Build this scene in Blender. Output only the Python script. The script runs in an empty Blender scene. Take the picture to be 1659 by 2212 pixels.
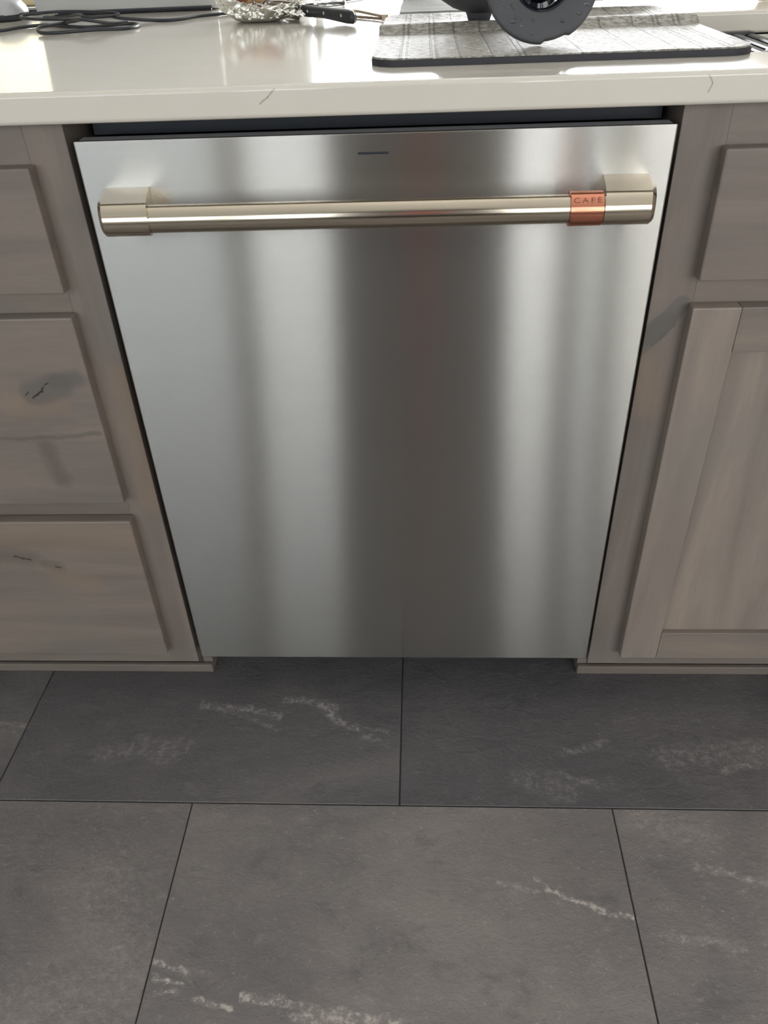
import bpy, bmesh, math, random
from mathutils import Vector, Matrix, noise as mnoise

# ------------------------------------------------------------------ camera
SC = bpy.context.scene
COL = SC.collection
camd = bpy.data.cameras.new('camera')
cam = bpy.data.objects.new('camera', camd)
COL.objects.link(cam)
M3 = Matrix(((0.99869515, 0.00524997, 0.05079795),
             (0.0374739, 0.60043232, -0.79879706),
             (-0.0346944, 0.79965834, 0.59945211)))
cam.matrix_world = Matrix.Translation((0.05205688, -0.8504531, 1.03538075)) @ M3.to_4x4()
camd.sensor_fit = 'VERTICAL'
camd.sensor_height = 36.0
camd.lens = 36.0 * 1703.13 / 2212.0
camd.clip_start = 0.02
camd.clip_end = 200
SC.camera = cam

# ------------------------------------------------------------------ world, lights, exposure
wd = bpy.data.worlds.new('world')
SC.world = wd
wd.use_nodes = True
wd.node_tree.nodes['Background'].inputs[0].default_value = (0.80, 0.91, 1.0, 1)
wd.node_tree.nodes['Background'].inputs[1].default_value = 2.6


def window_light(name, loc, sx, sz, power, facing, col=(0.86, 0.94, 1.0)):
    l = bpy.data.lights.new(name, 'AREA')
    l.shape = 'RECTANGLE'
    l.size = sx
    l.size_y = sz
    l.energy = power
    l.color = col
    o = bpy.data.objects.new(name, l)
    COL.objects.link(o)
    o.location = loc
    o.rotation_euler = (math.radians(90 * facing), 0, 0)
    return o


NEU = (1.0, 0.985, 0.96)
# facing +1: shines towards +y (windows behind the camera); -1: towards -y (patio door)
window_light('patio_daylight', (0.74, 4.42, 1.15), 2.7, 2.1, 420, -1, (0.97, 0.98, 1.0))
window_light('left_window_daylight', (-2.45, 4.42, 1.5), 1.9, 1.4, 50, -1, (1.0, 0.97, 0.90))
window_light('rear_left_window_daylight', (-0.635, -3.52, 1.45), 0.45, 1.7, 4.9, 1, (1.0, 0.97, 0.93))
window_light('rear_right_window_daylight', (0.625, -3.52, 1.45), 0.31, 1.7, 5.6, 1, (1.0, 0.97, 0.93))
window_light('rear_narrow_window_daylight', (0.93, -3.52, 1.45), 0.10, 1.7, 1.3, 1, NEU)
window_light('rear_side_fill', (-2.09, -3.52, 1.5), 2.25, 1.5, 8.5, 1, (1.0, 0.97, 0.93))  # added fill: no window known here, evens the steel's left side
window_light('rear_corner_fill', (2.12, -3.52, 1.5), 2.1, 1.5, 34, 1, (1.0, 0.95, 0.87))  # added warm fill: brightens the right-hand wood

SC.view_settings.view_transform = 'Standard'
SC.view_settings.look = 'None'
SC.view_settings.gamma = 1
SC.view_settings.use_curve_mapping = False
SC.view_settings.exposure = 0.08


# ------------------------------------------------------------------ node helpers
class NT:
    def __init__(s, name):
        s.m = bpy.data.materials.new(name)
        s.m.use_nodes = True
        s.t = s.m.node_tree
        s.b = s.t.nodes['Principled BSDF']
        s.out = s.t.nodes['Material Output']
        s._p = None

    def n(s, typ, **kw):
        nd = s.t.nodes.new(typ)
        for k, v in kw.items():
            setattr(nd, k, v)
        return nd

    def put(s, sock, v):
        if isinstance(v, bpy.types.NodeSocket):
            s.t.links.new(v, sock)
        elif isinstance(v, (tuple, list)) and len(v) == 3 and sock.type == 'RGBA':
            sock.default_value = (*v, 1)
        else:
            sock.default_value = v

    def pos(s):
        if s._p is None:
            s._p = s.n('ShaderNodeNewGeometry').outputs['Position']
        return s._p

    def xyz(s):
        q = s.n('ShaderNodeSeparateXYZ')
        s.put(q.inputs[0], s.pos())
        return q.outputs

    def math(s, op, a, b=0.0, c=0.0, clamp=False):
        q = s.n('ShaderNodeMath', operation=op, use_clamp=clamp)
        s.put(q.inputs[0], a)
        s.put(q.inputs[1], b)
        s.put(q.inputs[2], c)
        return q.outputs[0]

    def vm(s, op, a, b=None):
        q = s.n('ShaderNodeVectorMath', operation=op)
        s.put(q.inputs[0], a)
        if b is not None:
            s.put(q.inputs[1], b)
        return q.outputs['Value' if op in ('DOT_PRODUCT', 'LENGTH', 'DISTANCE') else 'Vector']

    def scale(s, v, f):
        return s.vm('MULTIPLY', v, f)

    def noise(s, scale=5.0, detail=4.0, rough=0.5, vec=None, stretch=(1, 1, 1), dist=0.0, out='Fac'):
        q = s.n('ShaderNodeTexNoise')
        v = vec if vec is not None else s.pos()
        if stretch != (1, 1, 1):
            v = s.scale(v, stretch)
        s.put(q.inputs['Vector'], v)
        q.inputs['Scale'].default_value = scale
        q.inputs['Detail'].default_value = detail
        q.inputs['Roughness'].default_value = rough
        q.inputs['Distortion'].default_value = dist
        return q.outputs[out]

    def ramp(s, f, stops):
        q = s.n('ShaderNodeValToRGB')
        e = q.color_ramp.elements
        while len(e) < len(stops):
            e.new(0.5)
        for el, (p, c) in zip(e, stops):
            el.position = p
            el.color = (*c, 1) if len(c) == 3 else c
        s.put(q.inputs[0], f)
        return q.outputs[0]

    def mr(s, v, a, b, c=0.0, d=1.0, smooth=True):
        q = s.n('ShaderNodeMapRange', interpolation_type='SMOOTHSTEP' if smooth else 'LINEAR')
        s.put(q.inputs[0], v)
        for i, x in enumerate((a, b, c, d)):
            s.put(q.inputs[i + 1], x)
        return q.outputs[0]

    def mix(s, f, a, b, blend='MIX'):
        q = s.n('ShaderNodeMix', data_type='RGBA', blend_type=blend)
        s.put(q.inputs[0], f)
        s.put(q.inputs[6], a)
        s.put(q.inputs[7], b)
        return q.outputs[2]

    def bump(s, h, strength=0.3, dist=0.001):
        q = s.n('ShaderNodeBump')
        q.inputs['Strength'].default_value = strength
        q.inputs['Distance'].default_value = dist
        s.put(q.inputs['Height'], h)
        s.put(s.b.inputs['Normal'], q.outputs[0])
        return q.outputs[0]

    def stroke(s, a, b, w, soft, warp=None, wamp=0.0):
        """mask of a soft line from a to b in world space"""
        A, B = Vector(a), Vector(b)
        ba = B - A
        p = s.pos() if warp is None else s.vm('ADD', s.pos(), s.scale(warp, (wamp,) * 3))
        pa = s.vm('SUBTRACT', p, tuple(A))
        h = s.math('MULTIPLY', s.vm('DOT_PRODUCT', pa, tuple(ba)), 1.0 / ba.length_squared, clamp=True)
        q = s.n('ShaderNodeVectorMath', operation='SCALE')
        q.inputs[0].default_value = tuple(ba)
        s.put(q.inputs['Scale'], h)
        d = s.vm('DISTANCE', pa, q.outputs[0])
        return s.mr(d, w, w + soft, 1.0, 0.0)

    def warpvec(s, scale, detail=3):
        return s.vm('SUBTRACT', s.noise(scale, detail, 0.6, out='Color'), (0.5, 0.5, 0.5))

    def set(s, **kw):
        names = dict(col='Base Color', rough='Roughness', metal='Metallic', spec='Specular IOR Level',
                     aniso='Anisotropic', tan='Tangent', trans='Transmission Weight', ior='IOR',
                     coat='Coat Weight', coatr='Coat Roughness', sheen='Sheen Weight', alpha='Alpha',
                     sub='Subsurface Weight')
        for k, v in kw.items():
            s.put(s.b.inputs[names[k]], v)
        return s.m


def plain(name, col, rough=0.5, metal=0.0, nscale=60, namt=0.12, bump=0.0, **kw):
    t = NT(name)
    f = t.noise(nscale, 4, 0.6)
    c = t.mix(f, tuple(x * (1 - namt) for x in col), tuple(min(1, x * (1 + namt)) for x in col))
    if bump:
        t.bump(f, bump, 0.0006)
    return t.set(col=c, rough=rough, metal=metal, **kw)


# ------------------------------------------------------------------ materials
def wood_mat(name, axis, tint=1.0, knots=()):
    t = NT(name)
    st = {'x': (1.1, 9, 9), 'z': (9, 9, 1.1)}[axis]
    big = t.noise(2.2, 3, 0.55, stretch=st, dist=0.8)
    grain = t.noise(26, 5, 0.7, stretch=st, dist=0.4)
    patch = t.noise(5.5, 3, 0.5)
    c = t.ramp(big, [(0.3, tuple(tint * x for x in (0.185, 0.153, 0.134))),
                     (0.55, tuple(tint * x for x in (0.235, 0.195, 0.168))),
                     (0.78, tuple(tint * x for x in (0.29, 0.235, 0.185)))])
    c = t.mix(t.mr(grain, 0.35, 0.7, 0.0, 0.16), c, tuple(tint * x for x in (0.145, 0.118, 0.104)))
    c = t.mix(t.mr(patch, 0.45, 0.75, 0.0, 0.45), c, tuple(tint * x for x in (0.20, 0.185, 0.168)))
    wv = t.warpvec(18)
    wf = t.warpvec(70)
    for kind, a, b, w, soft in knots:
        if kind == 'grey':
            c = t.mix(t.math('MULTIPLY', t.stroke(a, b, w, soft, wv, 0.012), 0.75), c,
                      tuple(tint * x for x in (0.14, 0.130, 0.118)))
        elif kind == 'warm':
            c = t.mix(t.math('MULTIPLY', t.stroke(a, b, w, soft, wv, 0.02), 0.38), c,
                      tuple(tint * x for x in (0.30, 0.215, 0.145)))
        elif kind == 'dark':
            c = t.mix(t.math('MULTIPLY', t.stroke(a, b, w, soft, wv, 0.02), 0.45), c,
                      tuple(tint * x for x in (0.10, 0.085, 0.08)))
        elif kind == 'crack':
            c = t.mix(t.math('MULTIPLY', t.stroke(a, b, w, soft, wf, 0.010), 0.9), c, (0.02, 0.017, 0.016))
    t.bump(t.noise(60, 4, 0.7, stretch=st), 0.12, 0.0006)
    return t.set(col=c, rough=0.42, spec=0.4)


KD = -0.002
drawer_knots = [
    ('warm', (-0.46, KD, 0.566), (-0.40, KD, 0.572), 0.002, 0.022),
    ('grey', (-0.428, KD, 0.583), (-0.392, KD, 0.594), 0.010, 0.012),
    ('grey', (-0.395, KD, 0.60), (-0.372, KD, 0.603), 0.004, 0.012),
    ('crack', (-0.430, KD, 0.578), (-0.416, KD, 0.588), 0.0005, 0.0012),
    ('crack', (-0.416, KD, 0.588), (-0.405, KD, 0.599), 0.0007, 0.0012),
    ('crack', (-0.441, KD, 0.581), (-0.432, KD, 0.588), 0.0003, 0.0009),
    ('dark', (-0.50, KD, 0.520), (-0.36, KD, 0.524), 0.001, 0.004),
    ('dark', (-0.436, KD, 0.508), (-0.428, KD, 0.455), 0.003, 0.014),
    ('dark', (-0.56, KD, 0.325), (-0.515, KD, 0.318), 0.004, 0.02),
    ('crack', (-0.537, KD, 0.322), (-0.515, KD, 0.316), 0.0002, 0.0022),
    ('dark', (-0.495, KD, 0.305), (-0.478, KD, 0.300), 0.003, 0.012),
    ('crack', (-0.482, KD, 0.3035), (-0.475, KD, 0.301), 0.0004, 0.002),
    ('warm', (-0.56, KD, 0.360), (-0.36, KD, 0.352), 0.006, 0.03),
    ('warm', (-0.48, KD, 0.285), (-0.44, KD, 0.27), 0.002, 0.025)]
KF = 0.0166
stile_knots = [
    ('grey', (0.309, KF, 0.626), (0.345, KF, 0.676), 0.0085, 0.004),
    ('grey', (0.318, KF, 0.64), (0.330, KF, 0.655), 0.012, 0.003),
    ('dark', (0.322, KF, 0.628), (0.343, KF, 0.650), 0.0006, 0.0025),
    ('warm', (0.312, KF, 0.60), (0.325, KF, 0.55), 0.003, 0.03),
    ('warm', (-0.322, KF, 0.60), (-0.322, KF, 0.40), 0.004, 0.02)]
M = {}
M['wood_x'] = wood_mat('alder_horizontal_grain', 'x', 1.0, drawer_knots)
M['wood_z'] = wood_mat('alder_vertical_grain', 'z', 1.0, stile_knots)
M['wood_lit'] = wood_mat('alder_door_lit', 'z', 1.22)  # raised tint: stronger light on the right-hand doors is put into the colour
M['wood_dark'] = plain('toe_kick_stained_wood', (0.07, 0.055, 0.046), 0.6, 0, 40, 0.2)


def quartz():
    t = NT('white_quartz')
    f = t.noise(14, 5, 0.6)
    c = t.mix(f, (0.70, 0.65, 0.57), (0.75, 0.705, 0.625))
    sp = t.noise(700, 2, 0.5)
    c = t.mix(t.mr(sp, 0.62, 0.72, 0, 0.25), c, (0.8, 0.78, 0.74))
    w = t.warpvec(60)
    for a, b in (((-0.086, -0.0116, 0.9135), (-0.0958, -0.0116, 0.9041)),
                 ((-0.0958, -0.0116, 0.9041), (-0.1037, -0.0116, 0.8983)),
                 ((0.3165, -0.0116, 0.914), (0.3225, -0.0116, 0.9037)),
                 ((0.3225, -0.0116, 0.9037), (0.3203, -0.0116, 0.8968))):
        c = t.mix(t.math('MULTIPLY', t.stroke(a, b, 0.0003, 0.0009, w, 0.003), 0.45), c, (0.16, 0.12, 0.08))
    return t.set(col=c, rough=0.10, spec=0.55)


M['quartz'] = quartz()


def slate(seed):
    t = NT('slate_porcelain')
    oi = t.n('ShaderNodeObjectInfo').outputs['Random']
    off = t.n('ShaderNodeCombineXYZ')
    t.put(off.inputs[2], t.math('MULTIPLY', oi, 37.0))
    v = t.vm('ADD', t.pos(), off.outputs[0])
    big = t.noise(2.6, 5, 0.62, vec=v, stretch=(0.9, 1.5, 1), dist=0.6)
    mid = t.noise(16, 7, 0.72, vec=v, stretch=(0.85, 1.25, 1), dist=0.3)
    fine = t.noise(130, 5, 0.75, vec=v, stretch=(0.9, 1.15, 1))
    oc = t.n('ShaderNodeObjectInfo').outputs['Color']
    c = t.ramp(big, [(0.28, (0.105, 0.104, 0.107)), (0.52, (0.158, 0.151, 0.146)), (0.72, (0.215, 0.203, 0.19))])
    c = t.mix(t.mr(mid, 0.56, 0.74, 0.0, 0.5), c, (0.27, 0.258, 0.24))
    c = t.mix(t.mr(mid, 0.46, 0.30, 0.0, 0.45), c, (0.085, 0.085, 0.088))
    c = t.mix(t.mr(fine, 0.56, 0.76, 0.0, 0.55), c, (0.38, 0.365, 0.335))
    c = t.mix(t.mr(fine, 0.44, 0.28, 0.0, 0.30), c, (0.06, 0.06, 0.062))
    w = t.vm('ADD', t.warpvec(14, 6), t.scale(t.warpvec(60, 4), (0.5,) * 3))
    br = t.mr(t.noise(95, 5, 0.75), 0.45, 0.62, 0.0, 1.0)
    V = [  # the light veins and flecks of the stone print: from, to, half width, softness, strength
        ((-0.316, 0.000), (-0.253, -0.011), .002, .010, .7), ((-0.253, -0.011), (-0.19, -0.022), .003, .010, .7),
        ((-0.29, -0.012), (-0.18, -0.052), .001, .006, .5), ((-0.175, 0.008), (-0.10, -0.006), .003, .009, .9),
        ((-0.115, -0.010), (-0.09, -0.035), .004, .010, .9), ((-0.09, -0.035), (-0.01, -0.078), .001, .006, .8),
        ((-0.10, -0.030), (0.0, -0.058), .001, .005, .5), ((-0.46, -0.100), (-0.33, -0.085), .006, .020, .32),
        ((-0.40, -0.085), (-0.35, -0.105), .008, .020, .30), ((-0.645, -0.045), (-0.60, -0.052), .002, .006, .7),
        ((-0.645, -0.062), (-0.61, -0.064), .001, .004, .7), ((0.20, -0.135), (0.26, -0.155), .006, .026, .32),
        ((0.26, -0.09), (0.33, -0.075), .002, .010, .5), ((0.25, -0.125), (0.31, -0.15), .002, .010, .4),
        ((0.42, -0.100), (0.56, -0.082), .006, .026, .38), ((0.50, -0.12), (0.58, -0.10), .002, .010, .5),
        ((0.2007, -0.290), (0.2172, -0.3094), .0015, .004, 1.0), ((0.2172, -0.3094), (0.268, -0.3299), .0012, .005, 1.0),
        ((0.268, -0.3299), (0.318, -0.3466), .0014, .005, 1.0), ((0.15, -0.30), (0.20, -0.31), .001, .006, .5),
        ((-0.29, -0.4105), (-0.225, -0.4215), .0014, .005, .9), ((-0.285, -0.430), (-0.245, -0.438), .0012, .004, 1.0),
        ((-0.285, -0.447), (-0.25, -0.447), .001, .003, .8), ((-0.23, -0.452), (-0.185, -0.459), .002, .005, 1.0),
        ((-0.167, -0.443), (-0.127, -0.449), .002, .005, 1.0), ((-0.127, -0.449), (0.01, -0.470), .001, .006, .8),
        ((-0.10, -0.463), (0.02, -0.475), .002, .008, .8), ((-0.39, -0.30), (-0.33, -0.40), .015, .06, .16),
        ((-0.45, -0.46), (-0.33, -0.45), .01, .06, .18), ((0.36, -0.20), (0.44, -0.235), .006, .035, .18),
        ((0.35, -0.365), (0.44, -0.375), .001, .008, .4), ((0.42, -0.27), (0.50, -0.292), .001, .008, .5)]
    m = None
    for a, b, wd_, so, st in V:
        k = t.stroke((a[0], a[1], 0.0), (b[0], b[1], 0.0), wd_, so, w, 0.030)
        k = t.math('MULTIPLY', k, st)
        m = k if m is None else t.math('MAXIMUM', m, k)
    m = t.math('MULTIPLY', m, t.mr(br, 0, 1, 0.12, 1.0, smooth=False))
    c = t.mix(t.math('MULTIPLY', m, 0.75), c, (0.58, 0.55, 0.51))
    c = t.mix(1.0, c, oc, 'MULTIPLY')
    h = t.math('ADD', t.math('MULTIPLY', mid, 0.9), t.math('MULTIPLY', fine, 0.28))
    t.bump(h, 0.75, 0.005)
    return t.set(col=c, rough=t.mr(fine, 0.3, 0.7, 0.36, 0.55), spec=0.6)


M['slate'] = slate(1)
M['grout'] = plain('dark_grout', (0.05, 0.048, 0.046), 0.9)


def steel(name, col, rough, aniso, tan, grain=(2, 2, 900), bstr=0.05):
    t = NT(name)
    g = t.noise(1.0, 3, 0.7, stretch=grain)
    cl = t.noise(9, 4, 0.6)
    c = t.mix(g, tuple(x * 0.95 for x in col), tuple(min(1, x * 1.04) for x in col))
    tn = t.n('ShaderNodeCombineXYZ')
    for i in range(3):
        tn.inputs[i].default_value = tan[i]
    if bstr:
        t.bump(g, bstr, 0.0004)
    return t.set(col=c, metal=1.0, rough=t.mr(cl, 0.3, 0.7, rough * 0.96, rough * 1.05), aniso=aniso, tan=tn.outputs[0])




def brushed_door():
    """fine horizontal brushing: every groove tilts the surface up or down a little"""
    t = NT('brushed_stainless_door')
    z = t.xyz()[2]
    wn = []
    for k in (1.0, 1.37, 1.91):
        q = t.n('ShaderNodeTexWhiteNoise', noise_dimensions='1D')
        t.put(q.inputs['W'], t.math('MULTIPLY', z, 90000.0 * k))
        wn.append(q.outputs['Value'])
    sm = t.math('SUBTRACT', t.math('ADD', t.math('ADD', wn[0], wn[1]), wn[2]), 1.5)
    v = t.n('ShaderNodeCombineXYZ')
    t.put(v.inputs[2], t.math('MULTIPLY', sm, 0.56))
    gn = t.n('ShaderNodeNewGeometry').outputs['Normal']
    nrm = t.vm('NORMALIZE', t.vm('ADD', gn, v.outputs[0]))
    t.put(t.b.inputs['Normal'], nrm)
    g = t.noise(1.0, 3, 0.7, stretch=(6, 6, 900))
    c = t.mix(g, (0.475, 0.462, 0.435), (0.525, 0.511, 0.482))
    tn = t.n('ShaderNodeCombineXYZ')
    tn.inputs[2].default_value = 1.0
    return t.set(col=c, metal=1.0, rough=0.15, aniso=0.8, tan=tn.outputs[0])


M['door_steel'] = brushed_door()
M['handle_steel'] = steel('brushed_warm_nickel', (0.70, 0.62, 0.50), 0.13, 0.3, (0, 0, 1), (4, 900, 900), 0.02)
M['copper'] = steel('polished_copper', (0.84, 0.34, 0.22), 0.13, 0.3, (0, 0, 1), (4, 900, 900), 0.02)
M['edge_steel'] = plain('bright_steel_edge', (0.85, 0.86, 0.86), 0.25, 1.0)
M['black_plastic'] = plain('black_plastic', (0.011, 0.015, 0.024), 0.45)
M['grey_trim'] = plain('grey_control_trim', (0.42, 0.42, 0.46), 0.4)
M['letter'] = plain('dark_engraving', (0.10, 0.03, 0.02), 0.5)
M['sink_steel'] = plain('sink_stainless', (0.62, 0.60, 0.56), 0.28, 0.9)
M['rack_black'] = plain('black_rack_coating', (0.018, 0.019, 0.022), 0.4)
M['wall'] = plain('warm_white_paint', (0.62, 0.60, 0.55), 0.85, 0, 200, 0.03, 0.05)
M['ceiling'] = plain('ceiling_white_paint', (0.74, 0.73, 0.70), 0.9, 0, 200, 0.03, 0.05)
M['trim'] = plain('white_trim_paint', (0.78, 0.77, 0.74), 0.4, 0, 80, 0.03)
M['blocker'] = plain('dark_blocker_finish', (0.050, 0.042, 0.046), 0.5, 0, 30, 0.2)
M['red_cloth'] = plain('red_brown_cloth', (0.55, 0.13, 0.11), 0.9, 0, 300, 0.3)
M['nickel'] = plain('satin_nickel', (0.6, 0.58, 0.54), 0.3, 1.0)


def glass_pane():
    t = NT('window_glass')
    tr = t.n('ShaderNodeBsdfTransparent')
    gl = t.n('ShaderNodeBsdfGlossy')
    gl.inputs['Roughness'].default_value = 0.02
    fr = t.n('ShaderNodeFresnel')
    fr.inputs[0].default_value = 1.25
    mx = t.n('ShaderNodeMixShader')
    t.put(mx.inputs[0], fr.outputs[0])
    t.put(mx.inputs[1], tr.outputs[0])
    t.put(mx.inputs[2], gl.outputs[0])
    t.put(t.out.inputs[0], mx.outputs[0])
    return t.m


M['pane'] = glass_pane()


def blind():
    t = NT('cream_tint_blind')
    d = t.n('ShaderNodeBsdfDiffuse')
    tl = t.n('ShaderNodeBsdfTranslucent')
    c = t.mix(t.noise(300, 2, 0.5), (0.84, 0.81, 0.70), (0.90, 0.88, 0.78))
    t.put(d.inputs[0], c)
    t.put(tl.inputs[0], c)
    mx = t.n('ShaderNodeMixShader')
    mx.inputs[0].default_value = 0.6
    t.put(mx.inputs[1], d.outputs[0])
    t.put(mx.inputs[2], tl.outputs[0])
    t.put(t.out.inputs[0], mx.outputs[0])
    return t.m


M['blind'] = blind()


def mat_fabric():
    t = NT('grey_drying_mat_fabric')
    o = t.xyz()
    x = o[0]
    f = t.noise(420, 4, 0.8)
    g = t.noise(230, 5, 0.8, stretch=(0.55, 1, 1))
    c = t.mix(t.mr(g, 0.42, 0.60), (0.27, 0.245, 0.20), (0.54, 0.525, 0.48))
    gr = None
    for q in (0.030, 0.036, 0.062, 0.068, 0.092, 0.124, 0.152, 0.158, 0.215, 0.27, 0.31, 0.335, 0.341, 0.36, 0.366):
        k = t.mr(t.math('ABSOLUTE', t.math('SUBTRACT', x, q)), 0.0006, 0.0016, 1.0, 0.0)
        gr = k if gr is None else t.math('MAXIMUM', gr, k)
    # ladder weave between two of the pressed lines
    wv = t.math('SINE', t.math('MULTIPLY', o[1], 900.0))
    lad = t.math('MULTIPLY', t.mr(t.math('ABSOLUTE', t.math('SUBTRACT', x, 0.138)), 0.012, 0.014, 1.0, 0.0), t.mr(wv, 0.2, 0.6, 0, 1))
    gr = t.math('MAXIMUM', gr, t.math('MULTIPLY', lad, 0.6))
    c = t.mix(t.math('MULTIPLY', gr, 0.55), c, (0.14, 0.13, 0.12))
    h = t.math('SUBTRACT', t.math('ADD', f, g), t.math('MULTIPLY', gr, 1.2))
    t.bump(h, 0.9, 0.0014)
    return t.set(col=c, rough=t.mr(g, 0.42, 0.6, 0.6, 0.48), spec=0.2)


M['mat_fabric'] = mat_fabric()
M['mat_rubber'] = plain('dark_rubber_backing', (0.022, 0.022, 0.028), 0.6)
M['towel'] = plain('grey_towel_fabric', (0.36, 0.36, 0.35), 0.9, 0, 260, 0.25, 0.6)
M['dark_ware'] = plain('wet_dark_grey_plastic', (0.085, 0.085, 0.092), 0.6, 0, 30, 0.15, 0.0, spec=0.3)
M['gloss_black'] = plain('glossy_black_hub', (0.012, 0.014, 0.022), 0.06, 0, 30, 0.1)
M['laptop'] = plain('laptop_grey_aluminium', (0.56, 0.56, 0.555), 0.42, 0.2, 200, 0.04)
M['laptop_dark'] = plain('laptop_hinge_dark', (0.03, 0.032, 0.04), 0.4)
M['cable'] = plain('black_cable_rubber', (0.022, 0.023, 0.028), 0.4)
M['mouse_top'] = plain('mouse_silver_plastic', (0.42, 0.42, 0.43), 0.3)
M['white_paper'] = plain('white_paper', (0.8, 0.79, 0.75), 0.7)
M['tan'] = plain('tan_cloth', (0.62, 0.52, 0.32), 0.8, 0, 200, 0.15, 0.3)
M['blade'] = plain('steel_blade', (0.72, 0.72, 0.70), 0.22, 1.0)
M['tong'] = plain('brown_metal', (0.42, 0.33, 0.24), 0.35, 0.7)
M['food'] = plain('browned_food', (0.30, 0.10, 0.05), 0.5, 0, 90, 0.6, 0.5)
M['food_pale'] = plain('pale_baked_food', (0.55, 0.36, 0.20), 0.6, 0, 90, 0.4, 0.5)
M['ceramic'] = plain('white_ceramic', (0.78, 0.78, 0.76), 0.15)


def foil():
    t = NT('crumpled_foil')
    v = t.n('ShaderNodeTexVoronoi')
    v.inputs['Scale'].default_value = 48
    t.put(v.inputs['Vector'], t.vm('ADD', t.pos(), t.scale(t.warpvec(30), (0.02,) * 3)))
    h = t.math('ADD', v.outputs['Distance'], t.noise(120, 3, 0.6))
    t.bump(h, 0.35, 0.003)
    return t.set(col=(0.80, 0.79, 0.74), metal=1.0, rough=0.2)


M['foil'] = foil()


def clear(name, col=(1, 1, 1), rough=0.0):
    t = NT(name)
    return t.set(col=col, rough=rough, trans=1.0, ior=1.45)


M['glass'] = clear('clear_drinking_glass')
M['water'] = clear('water_drop', rough=0.02)


def bag():
    t = NT('pale_plastic_film')
    d = t.n('ShaderNodeBsdfDiffuse')
    tl = t.n('ShaderNodeBsdfTranslucent')
    gl = t.n('ShaderNodeBsdfGlossy')
    gl.inputs['Roughness'].default_value = 0.2
    for k in (d, tl):
        t.put(k.inputs[0], (0.80, 0.77, 0.70))
    a = t.n('ShaderNodeMixShader')
    a.inputs[0].default_value = 0.5
    t.put(a.inputs[1], d.outputs[0])
    t.put(a.inputs[2], tl.outputs[0])
    b = t.n('ShaderNodeMixShader')
    b.inputs[0].default_value = 0.12
    t.put(b.inputs[1], a.outputs[0])
    t.put(b.inputs[2], gl.outputs[0])
    t.put(t.out.inputs[0], b.outputs[0])
    return t.m


M['bag'] = bag()


# ------------------------------------------------------------------ mesh helpers
def link(name, bm, m, parent=None, smooth=None):
    me = bpy.data.meshes.new(name)
    bmesh.ops.recalc_face_normals(bm, faces=bm.faces)
    bm.to_mesh(me)
    bm.free()
    o = bpy.data.objects.new(name, me)
    COL.objects.link(o)
    if m is not None:
        me.materials.append(m)
    if parent is not None:
        o.parent = parent
    if smooth is not None:
        for p in me.polygons:
            p.use_smooth = True
        if smooth < 180:
            me.set_sharp_from_angle(angle=math.radians(smooth))
    return o


def empty(name, loc=(0, 0, 0)):
    o = bpy.data.objects.new(name, None)
    o.empty_display_size = 0.05
    COL.objects.link(o)
    o.location = loc
    return o


def tag(o, label=None, cat=None, group=None, kind=None):
    for k, v in (('label', label), ('category', cat), ('group', group), ('kind', kind)):
        if v:
            o[k] = v
    return o


def child(o, root):
    """parent built-in-world-space mesh to root, keeping its place"""
    o.parent = root
    o.matrix_parent_inverse = Matrix.Translation(root_loc(root)).inverted()
    return o


def root_loc(r):
    if r is None:
        return Vector((0, 0, 0))
    return root_loc(r.parent) + r.matrix_parent_inverse.translation + r.location


def box_bm(x0, x1, y0, y1, z0, z1, bev=0.0, seg=2, bm=None):
    b = bm or bmesh.new()
    vs = [b.verts.new((x, y, z)) for x in (x0, x1) for y in (y0, y1) for z in (z0, z1)]
    fs = [(0, 1, 3, 2), (4, 6, 7, 5), (0, 4, 5, 1), (2, 3, 7, 6), (0, 2, 6, 4), (1, 5, 7, 3)]
    nf = [b.faces.new([vs[i] for i in f]) for f in fs]
    bmesh.ops.recalc_face_normals(b, faces=nf)
    if bev:
        es = list({e for f in nf for e in f.edges})
        bmesh.ops.bevel(b, geom=es, offset=bev, segments=seg, affect='EDGES', profile=0.5, clamp_overlap=True)
    return b


def box(name, x0, x1, y0, y1, z0, z1, m, parent=None, bev=0.0, seg=2):
    o = link(name, box_bm(x0, x1, y0, y1, z0, z1, bev, seg), m)
    if parent is not None:
        child(o, parent)
    return o


def lathe_bm(prof, n=48, rot=None, loc=(0, 0, 0), rfun=None, closed=False, bm=None):
    """prof: list of (r, z); spun about z, then rotated/placed"""
    b = bm or bmesh.new()
    rings = []
    for r, z in prof:
        if r < 1e-6:
            rings.append([b.verts.new((0, 0, z))])
        else:
            ring = []
            for k in range(n):
                a = 2 * math.pi * k / n
                rr, zz = (r, z) if rfun is None else rfun(r, z, a)
                ring.append(b.verts.new((rr * math.cos(a), rr * math.sin(a), zz)))
            rings.append(ring)
    pairs = list(zip(rings, rings[1:]))
    if closed:
        pairs.append((rings[-1], rings[0]))
    for p, q in pairs:
        for k in range(n):
            j = (k + 1) % n
            if len(p) == 1 and len(q) == 1:
                continue
            if len(p) == 1:
                b.faces.new((p[0], q[k], q[j]))
            elif len(q) == 1:
                b.faces.new((p[k], p[j], q[0]))
            else:
                b.faces.new((p[k], p[j], q[j], q[k]))
    vs = [v for r in rings for v in r]
    if rot is not None:
        bmesh.ops.rotate(b, verts=vs, cent=(0, 0, 0), matrix=rot)
    bmesh.ops.translate(b, verts=vs, vec=loc)
    return b


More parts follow.
